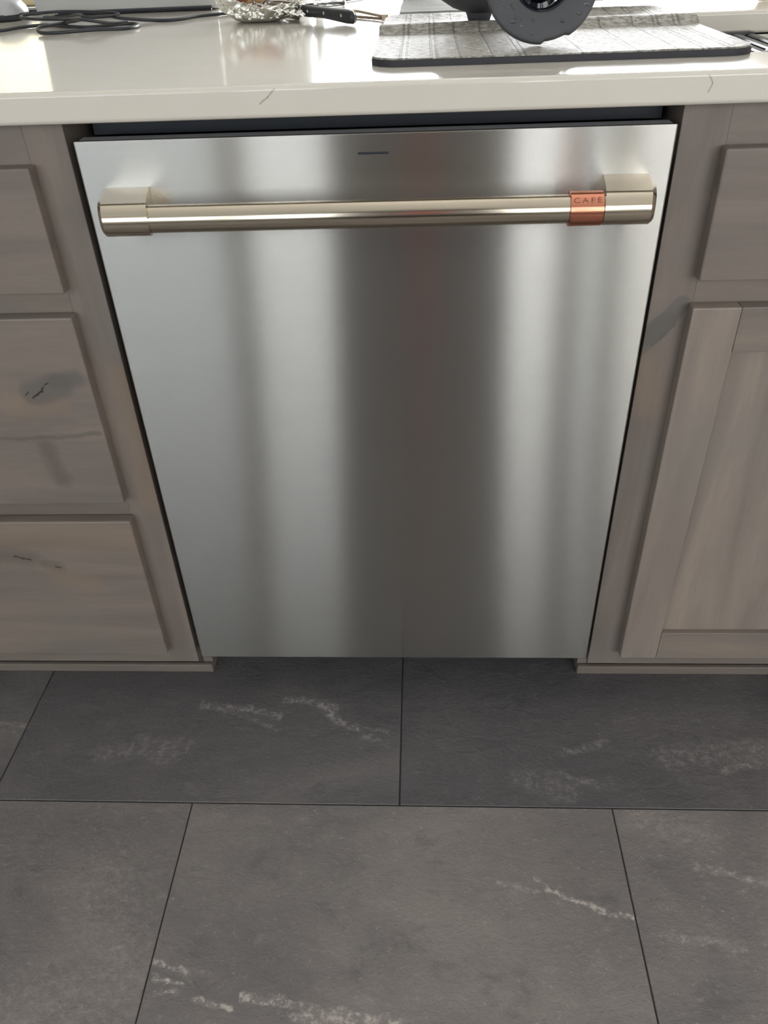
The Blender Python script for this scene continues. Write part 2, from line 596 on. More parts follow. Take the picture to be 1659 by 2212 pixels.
def tube_bm(pts, r, n=10, smooth=4, bm=None):
    b = bm or bmesh.new()
    P = [Vector(p) for p in pts]
    if smooth and len(P) > 2:
        Q = []
        for i in range(len(P) - 1):
            p0, p1, p2, p3 = P[max(i - 1, 0)], P[i], P[i + 1], P[min(i + 2, len(P) - 1)]
            for k in range(smooth):
                t = k / smooth
                Q.append(0.5 * ((2 * p1) + (p2 - p0) * t + (2 * p0 - 5 * p1 + 4 * p2 - p3) * t * t
                                + (3 * p1 - p0 - 3 * p2 + p3) * t ** 3))
        Q.append(P[-1])
        P = Q
    rings = []
    for i, p in enumerate(P):
        d = (P[min(i + 1, len(P) - 1)] - P[max(i - 1, 0)]).normalized()
        s = d.cross(Vector((0, 0, 1)))
        if s.length < 1e-4:
            s = Vector((1, 0, 0))
        s.normalize()
        u = s.cross(d).normalized()
        rings.append([b.verts.new(p + (s * math.cos(a) + u * math.sin(a)) * r)
                      for a in (2 * math.pi * k / n for k in range(n))])
    for p, q in zip(rings, rings[1:]):
        for k in range(n):
            j = (k + 1) % n
            b.faces.new((p[k], p[j], q[j], q[k]))
    b.faces.new(rings[0])
    b.faces.new(list(reversed(rings[-1])))
    return b


# ------------------------------------------------------------------ setting: floor of slate tiles
TW = 0.614
GAP = 0.0019
fl = box('floor', -4.0, 4.0, -3.3, 4.2, -0.05, -0.002, M['grout'])
tag(fl, kind='structure')
tb = box_bm(-TW / 2 + GAP / 2, TW / 2 - GAP / 2, -TW / 2 + GAP / 2, TW / 2 - GAP / 2, -0.012, 0.0, 0.0008, 1)
tile0 = link('floor_tile', tb, M['slate'])
first = True
tiles = []
for j in range(-5, 7):
    y0 = -0.1859 + j * TW
    xs = 0.0137 if j % 2 == 0 else -0.2932
    for i in range(-7, 7):
        x0 = xs + i * TW
        if x0 + TW < -4.0 or x0 > 4.0 or y0 > 4.2 or y0 + TW < -3.3:
            continue
        if x0 < -4.0 or x0 + TW > 4.0 or y0 < -3.3 or y0 + TW > 4.2:
            continue
        o = tile0 if first else tile0.copy()
        if not first:
            COL.objects.link(o)
        first = False
        o.location = (x0 + TW / 2, y0 + TW / 2, 0)
        o.parent = fl
        # slight tone per tile; light painted in: far rows darker, near rows lighter
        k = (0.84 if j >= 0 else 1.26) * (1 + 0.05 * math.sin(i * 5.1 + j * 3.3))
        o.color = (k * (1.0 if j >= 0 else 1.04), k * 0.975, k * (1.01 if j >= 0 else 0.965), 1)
        tiles.append(o)

# walls with real openings
WT = 0.12


def wall_with_openings(name, y0, y1, openings, x0=-4.0, x1=4.0, h=2.6):
    b = bmesh.new()
    x = x0
    for a, c, z0, z1 in sorted(openings):
        box_bm(x, a, y0, y1, 0, h, bm=b)
        if z0 > 0:
            box_bm(a, c, y0, y1, 0, z0, bm=b)
        box_bm(a, c, y0, y1, z1, h, bm=b)
        x = c
    box_bm(x, x1, y0, y1, 0, h, bm=b)
    return tag(link(name, b, M['wall']), kind='structure')


BO = [(-0.60, 2.08, 0.06, 2.2), (-3.4, -1.5, 0.8, 2.2)]
RO = [(-0.885, -0.38, 0.6, 2.3), (0.46, 0.79, 0.6, 2.3), (0.86, 1.00, 0.6, 2.3), (-3.25, -0.935, 0.75, 2.25), (1.05, 3.2, 0.75, 2.25)]  # the last two openings are added for the side and corner fill
wall_with_openings('wall_back', 4.2, 4.2 + WT, BO)
wall_with_openings('wall_front', -3.3 - WT, -3.3, RO)
tag(box('wall_left', -4.0 - WT, -4.0, -3.42, 4.32, 0, 2.6, M['wall']), kind='structure')
tag(box('wall_right', 4.0, 4.0 + WT, -3.42, 4.32, 0, 2.6, M['wall']), kind='structure')
tag(box('ceiling', -4.12, 4.12, -3.42, 4.32, 2.6, 2.7, M['ceiling']), kind='structure')
tag(box('baseboard_back', -3.99, -0.66, 4.185, 4.2, 0.0, 0.10, M['trim'], bev=0.003), kind='structure')


def window(name, x0, x1, z0, z1, y, panes):
    r = tag(empty(name, ((x0 + x1) / 2, y, z0)), kind='structure')
    b = bmesh.new()
    f = 0.05 if x1 - x0 > 0.3 else 0.02
    FD = 0.03
    box_bm(x0, x1, y - FD, y + FD, z0, z0 + f, bm=b)
    box_bm(x0, x1, y - FD, y + FD, z1 - f, z1, bm=b)
    box_bm(x0, x0 + f, y - FD, y + FD, z0 + f, z1 - f, bm=b)
    box_bm(x1 - f, x1, y - FD, y + FD, z0 + f, z1 - f, bm=b)
    w = (x1 - x0 - f) / panes
    for k in range(1, panes):
        xm = x0 + f / 2 + w * k
        box_bm(xm - 0.025, xm + 0.025, y - FD, y + FD, z0 + f, z1 - f, bm=b)
    child(link('window_frame', b, M['trim']), r)
    for k in range(panes):
        xa = x0 + f / 2 + w * k + 0.025
        box('pane', xa, xa + w - 0.05, y - 0.003, y + 0.003, z0 + f, z1 - f, M['pane'], r)
    return r


d1 = window('door_1', -0.60, 2.08, 0.06, 2.2, 4.26, 2)
window('window_2', -3.4, -1.5, 0.8, 2.2, 4.26, 2)
for k, (a, c, z0, z1) in enumerate(RO):
    window('window_%d' % (k + 3), a, c, z0, z1, -3.36, 1)
rb = tag(empty('tint_blind', (-2.45, 4.16, 0.8)), 'cream blind added to dim and warm the far left window', 'blind')  # added blind: dims the window's mirrored glow and tints it cream
box('blind_sheet', -3.38, -1.52, 4.168, 4.170, 0.82, 2.2, M['blind'], rb)
box('bottom_rail', -3.38, -1.52, 4.160, 4.178, 0.80, 0.82, M['trim'], rb, 0.003)
child(link('roller_tube', tube_bm([(-3.4, 4.17, 2.215), (-1.5, 4.17, 2.215)], 0.022, 16, 0), M['trim'], None, 40), rb)

# unseen dark block, added to mirror as the person at the camera
pc = tag(empty('mirror_blocker', (0.045, -2.99, 0)), 'tall dark block added between two windows to mirror as a person', 'cabinet')
box('carcass', -0.33, 0.42, -3.29, -2.80, 0.0, 2.45, M['blocker'], pc, 0.003)
for xa, xb in ((-0.326, 0.041), (0.049, 0.416)):
    d = box('door', xa, xb, -2.80, -2.78, 0.1, 2.42, M['blocker'], pc, 0.003)
    hx = 0.02 if xa < 0 else 0.07
    box('handle', hx - 0.006, hx + 0.006, -2.78, -2.755, 1.0, 1.2, M['nickel'], d, 0.002)
tw = tag(empty('red_mirror_cloth', (0.055, -2.76, 1.0)), 'red brown cloth added on the dark block to tint its mirror image', 'towel')  # added red cloth: puts a reddish streak into the steel reflection
b = bmesh.new()
nx = 24
gr = []
for j in range(13):
    row = []
    for i in range(nx + 1):
        x = -0.03 + 0.17 * i / nx
        z = 2.0 - 1.1 * j / 12
        row.append(b.verts.new((x, -2.745 + 0.006 * math.sin(i * 1.1 + 0.2 * j), z)))
    gr.append(row)
for j in range(12):
    for i in range(nx):
        b.faces.new((gr[j][i], gr[j][i + 1], gr[j + 1][i + 1], gr[j + 1][i]))
bmesh.ops.solidify(b, geom=b.faces, thickness=0.003)
child(link('cloth', b, M['red_cloth'], None, 180), tw)

# ------------------------------------------------------------------ cabinets
FY = 0.0166      # face frame front
DY = -0.002      # drawer and door fronts
CT0 = 0.8849     # underside of the worktop
CT1 = 0.9143
FZ = 0.083


def front(name, x0, x1, z0, z1, parent, m='wood_x'):
    return box(name, x0, x1, DY, FY - 0.0002, z0, z1, M[m], parent, 0.0022, 2)


def side_panel(x0, x1, parent):
    """panel with the toe space cut out of its lower front corner"""
    b = bmesh.new()
    prof = [(FY + 0.0195, FZ), (0.0765, FZ), (0.0765, 0.0), (0.60, 0.0), (0.60, CT0 - 0.001), (FY + 0.0195, CT0 - 0.001)]
    A = [b.verts.new((x0, y, z)) for y, z in prof]
    B = [b.verts.new((x1, y, z)) for y, z in prof]
    b.faces.new(A)
    b.faces.new(list(reversed(B)))
    for k in range(6):
        j = (k + 1) % 6
        b.faces.new((A[k], B[k], B[j], A[j]))
    return child(link('side_panel', b, M['wood_z']), parent)


# left drawer unit
L0, L1 = -1.23, -0.315
dc = tag(empty('drawer_cabinet', ((L0 + L1) / 2, 0.3, 0)),
         'grey-brown knotty alder cabinet of three drawers left of the dishwasher', 'cabinet')
box('stile', L1 - 0.0435, L1, FY, FY + 0.019, FZ, CT0 - 0.0005, M['wood_z'], dc, 0.0005, 1)
box('stile', L0, L0 + 0.0435, FY, FY + 0.019, FZ, CT0 - 0.0005, M['wood_z'], dc, 0.0005, 1)
for z0, z1 in ((FZ, 0.122), (0.380, 0.420), (0.676, 0.714), (0.836, CT0 - 0.0005)):
    box('rail', L0 + 0.0435, L1 - 0.0435, FY + 0.00015, FY + 0.0185, z0, z1, M['wood_x'], dc)
for z0, z1 in ((0.118, 0.384), (0.414, 0.681), (0.709, 0.844)):
    front('drawer_front', L0 + 0.039, L1 - 0.039, z0, z1, dc)
side_panel(L1 - 0.016, L1 - 0.0005, dc)
side_panel(L0 + 0.0005, L0 + 0.016, dc)
box('bottom_panel', L0 + 0.017, L1 - 0.017, FY + 0.0195, 0.60, FZ, FZ + 0.016, M['wood_x'], dc)
box('back_panel', L0 + 0.017, L1 - 0.017, 0.588, 0.60, FZ + 0.0165, CT0 - 0.001, M['wood_x'], dc)
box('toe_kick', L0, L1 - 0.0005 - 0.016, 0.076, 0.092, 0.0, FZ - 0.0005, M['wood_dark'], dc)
box('shoe_moulding', L0, L1, 0.0674, 0.0755, 0.0, 0.018, M['wood_x'], dc, 0.002, 2)

# notch of the side panels at the toe space is implied by the kick in front of them
# right base unit
R0, R1 = 0.3092, 1.225
bc = tag(empty('base_cabinet', ((R0 + R1) / 2, 0.3, 0)),
         'grey-brown alder sink cabinet with recessed-panel doors right of the dishwasher', 'cabinet')
box('stile', R0, R0 + 0.0475, FY, FY + 0.019, FZ, CT0 - 0.0005, M['wood_z'], bc, 0.0005, 1)
box('stile', R1 - 0.0475, R1, FY, FY + 0.019, FZ, CT0 - 0.0005, M['wood_z'], bc, 0.0005, 1)
for z0, z1 in ((FZ, 0.121), (0.674, 0.714), (0.839, CT0 - 0.0005)):
    box('rail', R0 + 0.0475, R1 - 0.0475, FY + 0.00015, FY + 0.0185, z0, z1, M['wood_x'], bc)
xm = 0.766
for xa, xb in ((0.352, xm - 0.003), (xm + 0.003, R1 - 0.043)):
    front('drawer_front', xa, xb, 0.709, 0.844, bc)
    S = 0.054
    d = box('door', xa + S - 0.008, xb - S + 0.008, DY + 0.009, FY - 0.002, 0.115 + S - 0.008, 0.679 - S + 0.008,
            M['wood_lit'], bc)
    for p, q in ((xa, xa + S), (xb - S, xb)):
        box('stile', p, q, DY, FY - 0.0002, 0.115, 0.679, M['wood_lit'], d, 0.0015, 2)
    for p, q in ((0.115, 0.115 + S), (0.679 - S, 0.679)):
        box('rail', xa + S + 0.0001, xb - S - 0.0001, DY + 0.0001, FY - 0.0004, p, q, M['wood_x'], d, 0.001, 2)
side_panel(R0 + 0.0005, R0 + 0.016, bc)
side_panel(R1 - 0.016, R1 - 0.0005, bc)
box('bottom_panel', R0 + 0.017, R1 - 0.017, FY + 0.0195, 0.60, FZ, FZ + 0.016, M['wood_x'], bc)
box('back_panel', R0 + 0.017, R1 - 0.017, 0.588, 0.60, FZ + 0.0165, CT0 - 0.001, M['wood_x'], bc)
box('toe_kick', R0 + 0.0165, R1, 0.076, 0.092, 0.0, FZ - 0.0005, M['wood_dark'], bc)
box('shoe_moulding', R0, R1, 0.0674, 0.0755, 0.0, 0.018, M['wood_x'], bc, 0.002, 2)

# back panel of the island under the overhang
ib = tag(empty('island_back', (0, 1.0, 0)), 'painted knee wall carrying the far side of the quartz worktop', 'panel')
box('panel', -1.23, 1.225, 0.98, 1.05, 0.0, CT0 - 0.0005, M['wall'], ib)
box('cap_rail', -1.24, 1.235, 0.975, 0.979, 0.0, 0.12, M['trim'], ib)

# ------------------------------------------------------------------ worktop with the sink cut-out
XS = [-1.30, 0.384, 1.10, 1.62]
YS = [-0.0116, 0.103, 0.510, 1.35]
b = bmesh.new()
top = [[b.verts.new((x, y, CT1)) for y in YS] for x in XS]
bot = [[b.verts.new((x, y, CT0)) for y in YS] for x in XS]
for i in range(3):
    for j in range(3):
        if i == 1 and j == 1:
            continue
        b.faces.new((top[i][j], top[i + 1][j], top[i + 1][j + 1], top[i][j + 1]))
        b.faces.new((bot[i][j], bot[i][j + 1], bot[i + 1][j + 1], bot[i + 1][j]))
for i in range(3):
    b.faces.new((top[i][0], bot[i][0], bot[i + 1][0], top[i + 1][0]))
    b.faces.new((top[i][3], top[i + 1][3], bot[i + 1][3], bot[i][3]))
    b.faces.new((top[0][i], top[0][i + 1], bot[0][i + 1], bot[0][i]))
    b.faces.new((top[3][i], bot[3][i], bot[3][i + 1], top[3][i + 1]))
b.faces.new((top[1][1], top[2][1], bot[2][1], bot[1][1]))
b.faces.new((top[1][2], bot[1][2], bot[2][2], top[2][2]))
b.faces.new((top[1][1], bot[1][1], bot[1][2], top[1][2]))
b.faces.new((top[2][1], top[2][2], bot[2][2], bot[2][1]))
ct = link('worktop', b, M['quartz'])
bv = ct.modifiers.new('bevel', 'BEVEL')
bv.width = 0.0050
bv.segments = 2
bv.limit_method = 'ANGLE'
for p in ct.data.polygons:
    p.use_smooth = True
ct.data.set_sharp_from_angle(angle=math.radians(50))
bv.harden_normals = True
tag(ct, 'polished off-white quartz worktop with an eased front edge above the dishwasher', 'worktop')

# sink
sk = tag(empty('sink', (0.74, 0.3, 0.66)), 'undermount stainless steel sink right of the drying mat', 'sink')
b = bmesh.new()
x0, x1, y0, y1, zb, zt = 0.386, 1.098, 0.105, 0.508, 0.675, CT0 - 0.0006
iv = [b.verts.new(v) for v in ((x0, y0, zt), (x1, y0, zt), (x1, y1, zt), (x0, y1, zt))]
lv = [b.verts.new((v.co.x, v.co.y, zb)) for v in iv]
fo = 0.02
ov = [b.verts.new(v) for v in ((x0 - fo, y0 - fo, zt), (x1 + fo, y0 - fo, zt), (x1 + fo, y1 + fo, zt), (x0 - fo, y1 + fo, zt))]
for k in range(4):
    j = (k + 1) % 4
    b.faces.new((iv[k], iv[j], lv[j], lv[k]))
    b.faces.new((iv[k], ov[k], ov[j], iv[j]))
b.faces.new(lv)
bmesh.ops.recalc_face_normals(b, faces=b.faces)
bmesh.ops.solidify(b, geom=b.faces, thickness=-0.0012)
for v in b.verts:
    if v.co.z > zt:
        v.co.z = zt
child(link('basin', b, M['sink_steel']), sk)
child(link('drain', lathe_bm([(0, 0.0), (0.02, 0.0), (0.045, 0.004), (0.05, 0.004), (0.05, 0.001), (0, -0.002)], 32,
                             loc=(0.74, 0.33, zb + 0.003)), M['nickel'], None, 40), sk)
for xa, xb, ya, yb in ((x0, x1, y1 - 0.013, y1 - 0.0014), (x0, x1, y0 + 0.0014, y0 + 0.013)):
    box('ledge', xa + 0.002, xb - 0.002, ya, yb, 0.868, 0.874, M['sink_steel'], sk)

rk = tag(empty('sink_rack', (0.46, 0.3, 0.874)), 'black slatted rack spanning the sink beside the drying mat', 'rack')
b = box_bm(0.390, 0.5305, 0.486, 0.5055, 0.876, 0.890, 0.0025, 2)
bmesh.ops.translate(b, verts=b.verts, vec=(0, 0, 0))
child(link('end_bar', b, M['rack_black'], None, 40), rk)
child(link('end_bar', box_bm(0.390, 0.5305, 0.1075, 0.127, 0.876, 0.890, 0.0025, 2), M['rack_black'], None, 40), rk)
for k in range(7):
    xc = 0.3965 + 0.0213 * k
    if k == 0:
        s0 = box('slat', xc - 0.0062, xc + 0.0062, 0.1272, 0.4858, 0.878, 0.888, M['rack_black'], rk, 0.002, 1)
    else:
        s = s0.copy()
        COL.objects.link(s)
        s.location.x += 0.0213 * k

# ------------------------------------------------------------------ dishwasher
W2 = 0.3015
DT, DB = 0.8679, 0.1112
dw = tag(empty('dishwasher', (0, 0.3, 0)), 'stainless dishwasher with bar handle and copper ring below the worktop', 'dishwasher')
door = box('door', -W2, W2, 0.0, 0.0045, DB, DT - 0.0002, M['door_steel'], dw, 0.0016, 2)
box('top_trim', -W2 + 0.002, W2 - 0.002, 0.0047, 0.026, DT - 0.03, DT - 0.0012, M['grey_trim'], door, 0.001, 1)
box('door_back', -W2 + 0.002, W2 - 0.002, 0.0047, 0.045, DB + 0.002, DT - 0.031, M['black_plastic'], door)
# status slot: a thin dark window in the skin, level with it
b = bmesh.new()
box_bm(-0.0128, 0.0182, -0.0004, 0.0004, 0.8478, 0.8500, 0.0004, 1, bm=b)
child(link('status_slot', b, M['black_plastic']), door)
box('tub', -0.292, 0.292, 0.05, 0.58, 0.115, 0.853, M['black_plastic'], dw, 0.004, 1)
box('toe_panel', -0.300, 0.300, 0.118, 0.124, 0.012, 0.108, M['black_plastic'], dw)
for fx in (-0.25, 0.25):
    for fy in (0.16, 0.54):
        child(link('foot', lathe_bm([(0, 0), (0.016, 0), (0.016, 0.008), (0.006, 0.01), (0.006, 0.114), (0, 0.114)], 16,
                                    loc=(fx, fy, 0)), M['black_plastic'], None, 40), dw)
box('mounting_strip', -0.300, 0.300, 0.06, 0.10, 0.862, CT0 - 0.0006, M['black_plastic'], dw)

# handle
hd = empty('handle')
child(hd, dw)
HC, RB, RC = (-0.048, 0.8035), 0.0135, 0.0165


def dprofile(r):
    """closed y,z outline: flat top running back to the door, round front, flat underside"""
    pts = [(-0.0003, 0.8225), (-0.036, 0.8222)]
    for k in range(17):
        a = math.radians(80 + 180 * k / 16 + 5)
        pts.append((HC[0] + r * math.cos(a), 0.804 + r * math.sin(a)))
    pts.append((-0.036, 0.7872))
    pts.append((-0.0003, 0.7870))
    return pts


def bracket(sgn, xin_b, xout_b, xin_f, xout_f):
    b = bmesh.new()
    prof = dprofile(RC)
    cy, cz = -0.034, 0.8047
    rings = []
    for xb, xf, sc in ((xin_b, xin_f, 1.0), (xout_b - sgn * 0.005, xout_f - sgn * 0.005, 1.0),
                       (xout_b - sgn * 0.0012, xout_f - sgn * 0.0012, 0.87), (xout_b, xout_f, 0.80)):
        ring = []
        for y, z in prof:
            f = min(1.0, max(0.0, -y / 0.0645))
            x = xb + (xf - xb) * f
            yy = y if y > -0.001 else cy + (y - cy) * sc
            zz = cz + (z - cz) * sc
            ring.append(b.verts.new((x, yy, zz)))
        rings.append(ring)
    n = len(prof)
    for p, q in zip(rings, rings[1:]):
        for k in range(n):
            j = (k + 1) % n
            b.faces.new((p[k], p[j], q[j], q[k]))
    b.faces.new(rings[0])
    b.faces.new(rings[-1])
    return link('bracket', b, M['handle_steel'], None, 24)


br = bracket(-1, -0.2323, -0.2837, -0.2195, -0.2700)
child(br, hd)
br = bracket(1, 0.2353, 0.2855, 0.2272, 0.2760)
child(br, hd)
child(link('bar', lathe_bm([(0, -0.2255), (RB, -0.2255), (RB, 0.229), (0, 0.229)], 64,
                           Matrix.Rotation(math.pi / 2, 3, 'Y'), (0, *HC)), M['handle_steel'], None, 40), hd)
RR = 0.0162
ring = link('ring', lathe_bm([(RB + 0.0002, 0.1945), (RR - 0.0006, 0.1945), (RR, 0.1951), (RR, 0.2264), (RR - 0.0006, 0.2270),
                              (RB + 0.0002, 0.2270)], 64, Matrix.Rotation(math.pi / 2, 3, 'Y'), (0, *HC), closed=True),
            M['copper'], None, 40)
child(ring, hd)
tag(ring, 'polished copper ring engraved with the maker\'s name')
# engraved lettering wrapped on the ring
fc = bpy.data.curves.new('lettering', 'FONT')
fc.body = 'CAF\u00c9'
fc.size = 0.0074
fc.space_character = 1.42
fc.align_x = 'CENTER'
fc.offset = -0.00010
fc.resolution_u = 3
tmp = bpy.data.objects.new('lettering', fc)
COL.objects.link(tmp)
bpy.context.view_layer.update()
me = bpy.data.meshes.new_from_object(tmp.evaluated_get(bpy.context.evaluated_depsgraph_get()))
bpy.data.objects.remove(tmp)
bm = bmesh.new()
bm.from_mesh(me)
bmesh.ops.subdivide_edges(bm, edges=[e for e in bm.edges if e.calc_length() > 0.0015], cuts=2)
xs = [v.co.x for v in bm.verts]
xmid = (min(xs) + max(xs)) / 2
sx = 0.0262 / (max(xs) - min(xs))
for v in bm.verts:
    x, s = (v.co.x - xmid) * sx, v.co.y
    a = math.radians(146) - s / RR        # angle about the bar, from +y over the top to the front
    r = RR + 0.00012
    v.co = (0.2105 + x, HC[0] + r * math.cos(a), HC[1] + r * math.sin(a))
lt = link('lettering', bm, M['letter'])
child(lt, hd)

# ------------------------------------------------------------------ drying mat
mt = tag(empty('drying_mat', (0.2, 0.28, CT1)), 'grey textured dish drying mat with dark rubber edge beside the sink', 'mat')


def mat_outline_x(y, X0, X1, Y0, Y1, rad):
    d = 0.0
    if y < Y0 + rad:
        q = (Y0 + rad - y)
        d = rad - math.sqrt(max(0, rad * rad - q * q))
    if y > Y1 - rad:
        q = (y - (Y1 - rad))
        d = rad - math.sqrt(max(0, rad * rad - q * q))
    return X0 + d, X1 - d


def ridge(y):
    r = 0.0
    if 0.284 < y <= 0.312:
        t = (y - 0.284) / 0.028
        r = 0.0095 * t * t * (3 - 2 * t)
    elif y > 0.312:
        r = 0.0095 * math.exp(-((y - 0.312) / 0.045) ** 1.3)
    if y > 0.43:
        t = min(1, (y - 0.43) / 0.06)
        r += 0.004 * t * t
    return r


def mat_layer(name, inset, z0, z1, m):
    b = bmesh.new()
    X0, X1, Y0, Y1 = -0.001 + inset, 0.391 - inset, 0.0735 + inset, 0.500 - inset
    rad = 0.03
    ys = [Y0 + rad * (1 - math.cos(math.pi / 2 * k / 8)) for k in range(9)]
    ys += [Y0 + rad + (Y1 - Y0 - 2 * rad) * k / 64 for k in range(1, 64)]
    ys += [Y1 - rad * (1 - math.sin(math.pi / 2 * k / 8)) for k in range(9)]
    nx = 40
    T, B = [], []
    for y in ys:
        a, c = mat_outline_x(y, X0, X1, Y0, Y1, rad)
        T.append([b.verts.new((a + (c - a) * i / nx, y, CT1 + z1 + ridge(y) +
                               0.0005 * mnoise.noise(Vector((i * 0.35, y * 30, 1))))) for i in range(nx + 1)])
        B.append([b.verts.new((a + (c - a) * i / nx, y, CT1 + z0 + (ridge(y) if z0 > 0.001 else ridge(y) * 0.9))) for i in range(nx + 1)])
    for j in range(len(ys) - 1):
        for i in range(nx):
            b.faces.new((T[j][i], T[j][i + 1], T[j + 1][i + 1], T[j + 1][i]))
            b.faces.new((B[j][i], B[j + 1][i], B[j + 1][i + 1], B[j][i + 1]))
        b.faces.new((T[j][0], T[j + 1][0], B[j + 1][0], B[j][0]))
        b.faces.new((T[j][nx], B[j][nx], B[j + 1][nx], T[j + 1][nx]))
    for i in range(nx):
        b.faces.new((T[0][i], B[0][i], B[0][i + 1], T[0][i + 1]))
        b.faces.new((T[-1][i], T[-1][i + 1], B[-1][i + 1], B[-1][i]))
    return child(link(name, b, m, None, 40), mt)


mat_layer('rubber_backing', 0.0, 0.0002, 0.0062, M['mat_rubber'])
mat_layer('fabric_top', 0.0012, 0.0063, 0.0078, M['mat_fabric'])
MZ = CT1 + 0.0083

# folded grey towel behind the mat
tl = tag(empty('folded_towel', (0.15, 0.63, CT1)), 'grey folded towel lying flat behind the drying mat', 'towel')
for k, (a, c, y0_, y1_) in enumerate(((0.018, 0.262, 0.515, 0.745), (0.021, 0.259, 0.518, 0.741))):
    b = bmesh.new()
    g = bmesh.ops.create_grid(b, x_segments=24, y_segments=24, size=0.5)
    for v in b.verts:
        u, w = v.co.x + 0.5, v.co.y + 0.5
        v.co = (a + (c - a) * u, y0_ + (y1_ - y0_) * w,
                CT1 + 0.0065 * (k + 1) + 0.0009 * mnoise.noise(Vector((u * 7, w * 7, k))))
    bmesh.ops.recalc_face_normals(b, faces=b.faces)
    r = bmesh.ops.extrude_face_region(b, geom=list(b.faces))
    for v in [q for q in r['geom'] if isinstance(q, bmesh.types.BMVert)]:
        v.co.z -= 0.0050
    child(link('fold', b, M['towel'], None, 60), tl)


# ------------------------------------------------------------------ round disc-like lid standing on its edge
lidA = tag(empty('round_lid', (0.180, 0.135, MZ)),
           'wet dark grey round lid with deep centre standing on edge on the mat', 'lid')
Rl = 0.0595
LT = 24
LS = Rl / 0.068
tilt = Matrix.Rotation(math.radians(90 - LT), 3, 'X')   # axis from +z to about -y, top leaning back
lc = Vector((0.180, 0.135 + Rl * math.sin(math.radians(LT)), MZ + Rl * math.cos(math.radians(LT)) + 0.0012))


def lid_notch(r, z, a):
    d = math.degrees(a) % 360
    if r > 0.0535 and 272 < d < 300:
        return r - 0.0028, z
    return r, z


prof = [(0.0245, -0.028), (0.0255, -0.010), (0.029, -0.001), (0.036, 0.0050), (0.046, 0.0070), (0.062, 0.0062),
        (0.0668, 0.0052), (0.0680, 0.0035), (0.0680, -0.0025), (0.0665, -0.0040), (0.046, 0.0015), (0.036, -0.002), (0.0305, -0.008), (0.0275, -0.028)]
child(link('disc', lathe_bm([(r * LS, z * LS) for r, z in prof], 96, tilt, lc, lid_notch, closed=True), M['dark_ware'], None, 50), lidA)
hub = [(0, 0.008), (0.008, 0.0075), (0.0145, 0.005), (0.018, 0.000), (0.0185, -0.006), (0.0185, -0.026), (0.0244, -0.0275),
       (0.0244, -0.031), (0, -0.031)]
child(link('hub', lathe_bm([(r * LS, z * LS) for r, z in hub], 48, tilt, lc + tilt @ Vector((0, 0.004, 0))), M['gloss_black'], None, 40), lidA)
child(link('well', lathe_bm([(r * LS, z * LS) for r, z in [(0.0245, -0.0275), (0.0262, -0.010), (0.0300, 0.0006), (0.0335, 0.0050), (0.0325, 0.0052), (0.0292, 0.0012), (0.0256, -0.009), (0.0240, -0.0275)]], 64, tilt, lc, closed=True), M['gloss_black'], None, 50), lidA)
random.seed(4)
for k in range(22):
    a = random.uniform(math.pi, 2 * math.pi)
    r = random.uniform(0.039, 0.054)
    q = lc + tilt @ Vector((r * math.cos(a), r * math.sin(a), 0.0059))
    s = random.uniform(0.0008, 0.0021)
    b = bmesh.new()
    bmesh.ops.create_uvsphere(b, u_segments=10, v_segments=6, radius=s)
    for v in b.verts:
        v.co.y *= random.uniform(0.98, 1.0) * 0.45
    bmesh.ops.translate(b, verts=b.verts, vec=q + Vector((0, -0.0002, 0)))
    child(link('water_drop', b, M['water'], None, 180), lidA)

# lid lying upside down on its knob
lidB = tag(empty('upturned_lid', (0.126, 0.347, MZ)),
           'dark grey domed lid lying upside down on its knob on the mat', 'lid')
zB = MZ + 0.0035
prof = [(0, 0.0105), (0.016, 0.0115), (0.034, 0.0175), (0.050, 0.0270), (0.0585, 0.0400), (0.0620, 0.0560), (0.0625, 0.066),
        (0.0595, 0.066), (0.0590, 0.056), (0.0560, 0.042), (0.048, 0.0305), (0.033, 0.0210), (0.015, 0.0150), (0, 0.0145)]
child(link('dome', lathe_bm(prof, 64, None, (0.126, 0.347, zB)), M['dark_ware'], None, 50), lidB)
child(link('knob', lathe_bm([(0, 0), (0.0115, 0), (0.0135, 0.0015), (0.0155, 0.008), (0.0175, 0.0125), (0, 0.0125)], 32, None,
                            (0.126, 0.347, zB)), M['dark_ware'], None, 40), lidB)

# white plate at the back of the mat
pl = link('plate', lathe_bm([(0, 0.004), (0.045, 0.004), (0.07, 0.008), (0.098, 0.016), (0.099, 0.0175), (0.097, 0.0185),
                             (0.068, 0.0112), (0.044, 0.0072), (0, 0.0072)], 64, None, (0.305, 0.588, CT1 + 0.0105)),
          M['ceramic'], None, 60)
for v in pl.data.vertices:
    pass
tag(pl, 'white round plate behind the drying mat', 'plate')

# dark cup behind towel
cp = link('dark_cup', lathe_bm([(0, 0), (0.022, 0), (0.026, 0.003), (0.036, 0.04), (0.038, 0.08), (0.036, 0.08), (0.034, 0.04),
                                (0.024, 0.006), (0, 0.005)], 40, None, (0.052, 0.83, CT1 + 0.0005)), M['dark_ware'], None, 40)
tag(cp, 'small dark cup beyond the grey towel at the top edge', 'cup')

# drinking glass
gl = link('drinking_glass', lathe_bm([(0, 0), (0.028, 0), (0.030, 0.002), (0.034, 0.12), (0.0325, 0.12), (0.0285, 0.010),
                                      (0, 0.008)], 40, None, (-0.116, 0.855, CT1 + 0.0004)), M['glass'], None, 40)
tag(gl, 'clear drinking glass standing behind the knife', 'glass')

# ------------------------------------------------------------------ knife
kn = tag(empty('kitchen_knife', (-0.05, 0.515, CT1)),
         'steel kitchen knife with black riveted handle leaning on the foil bowl', 'knife')


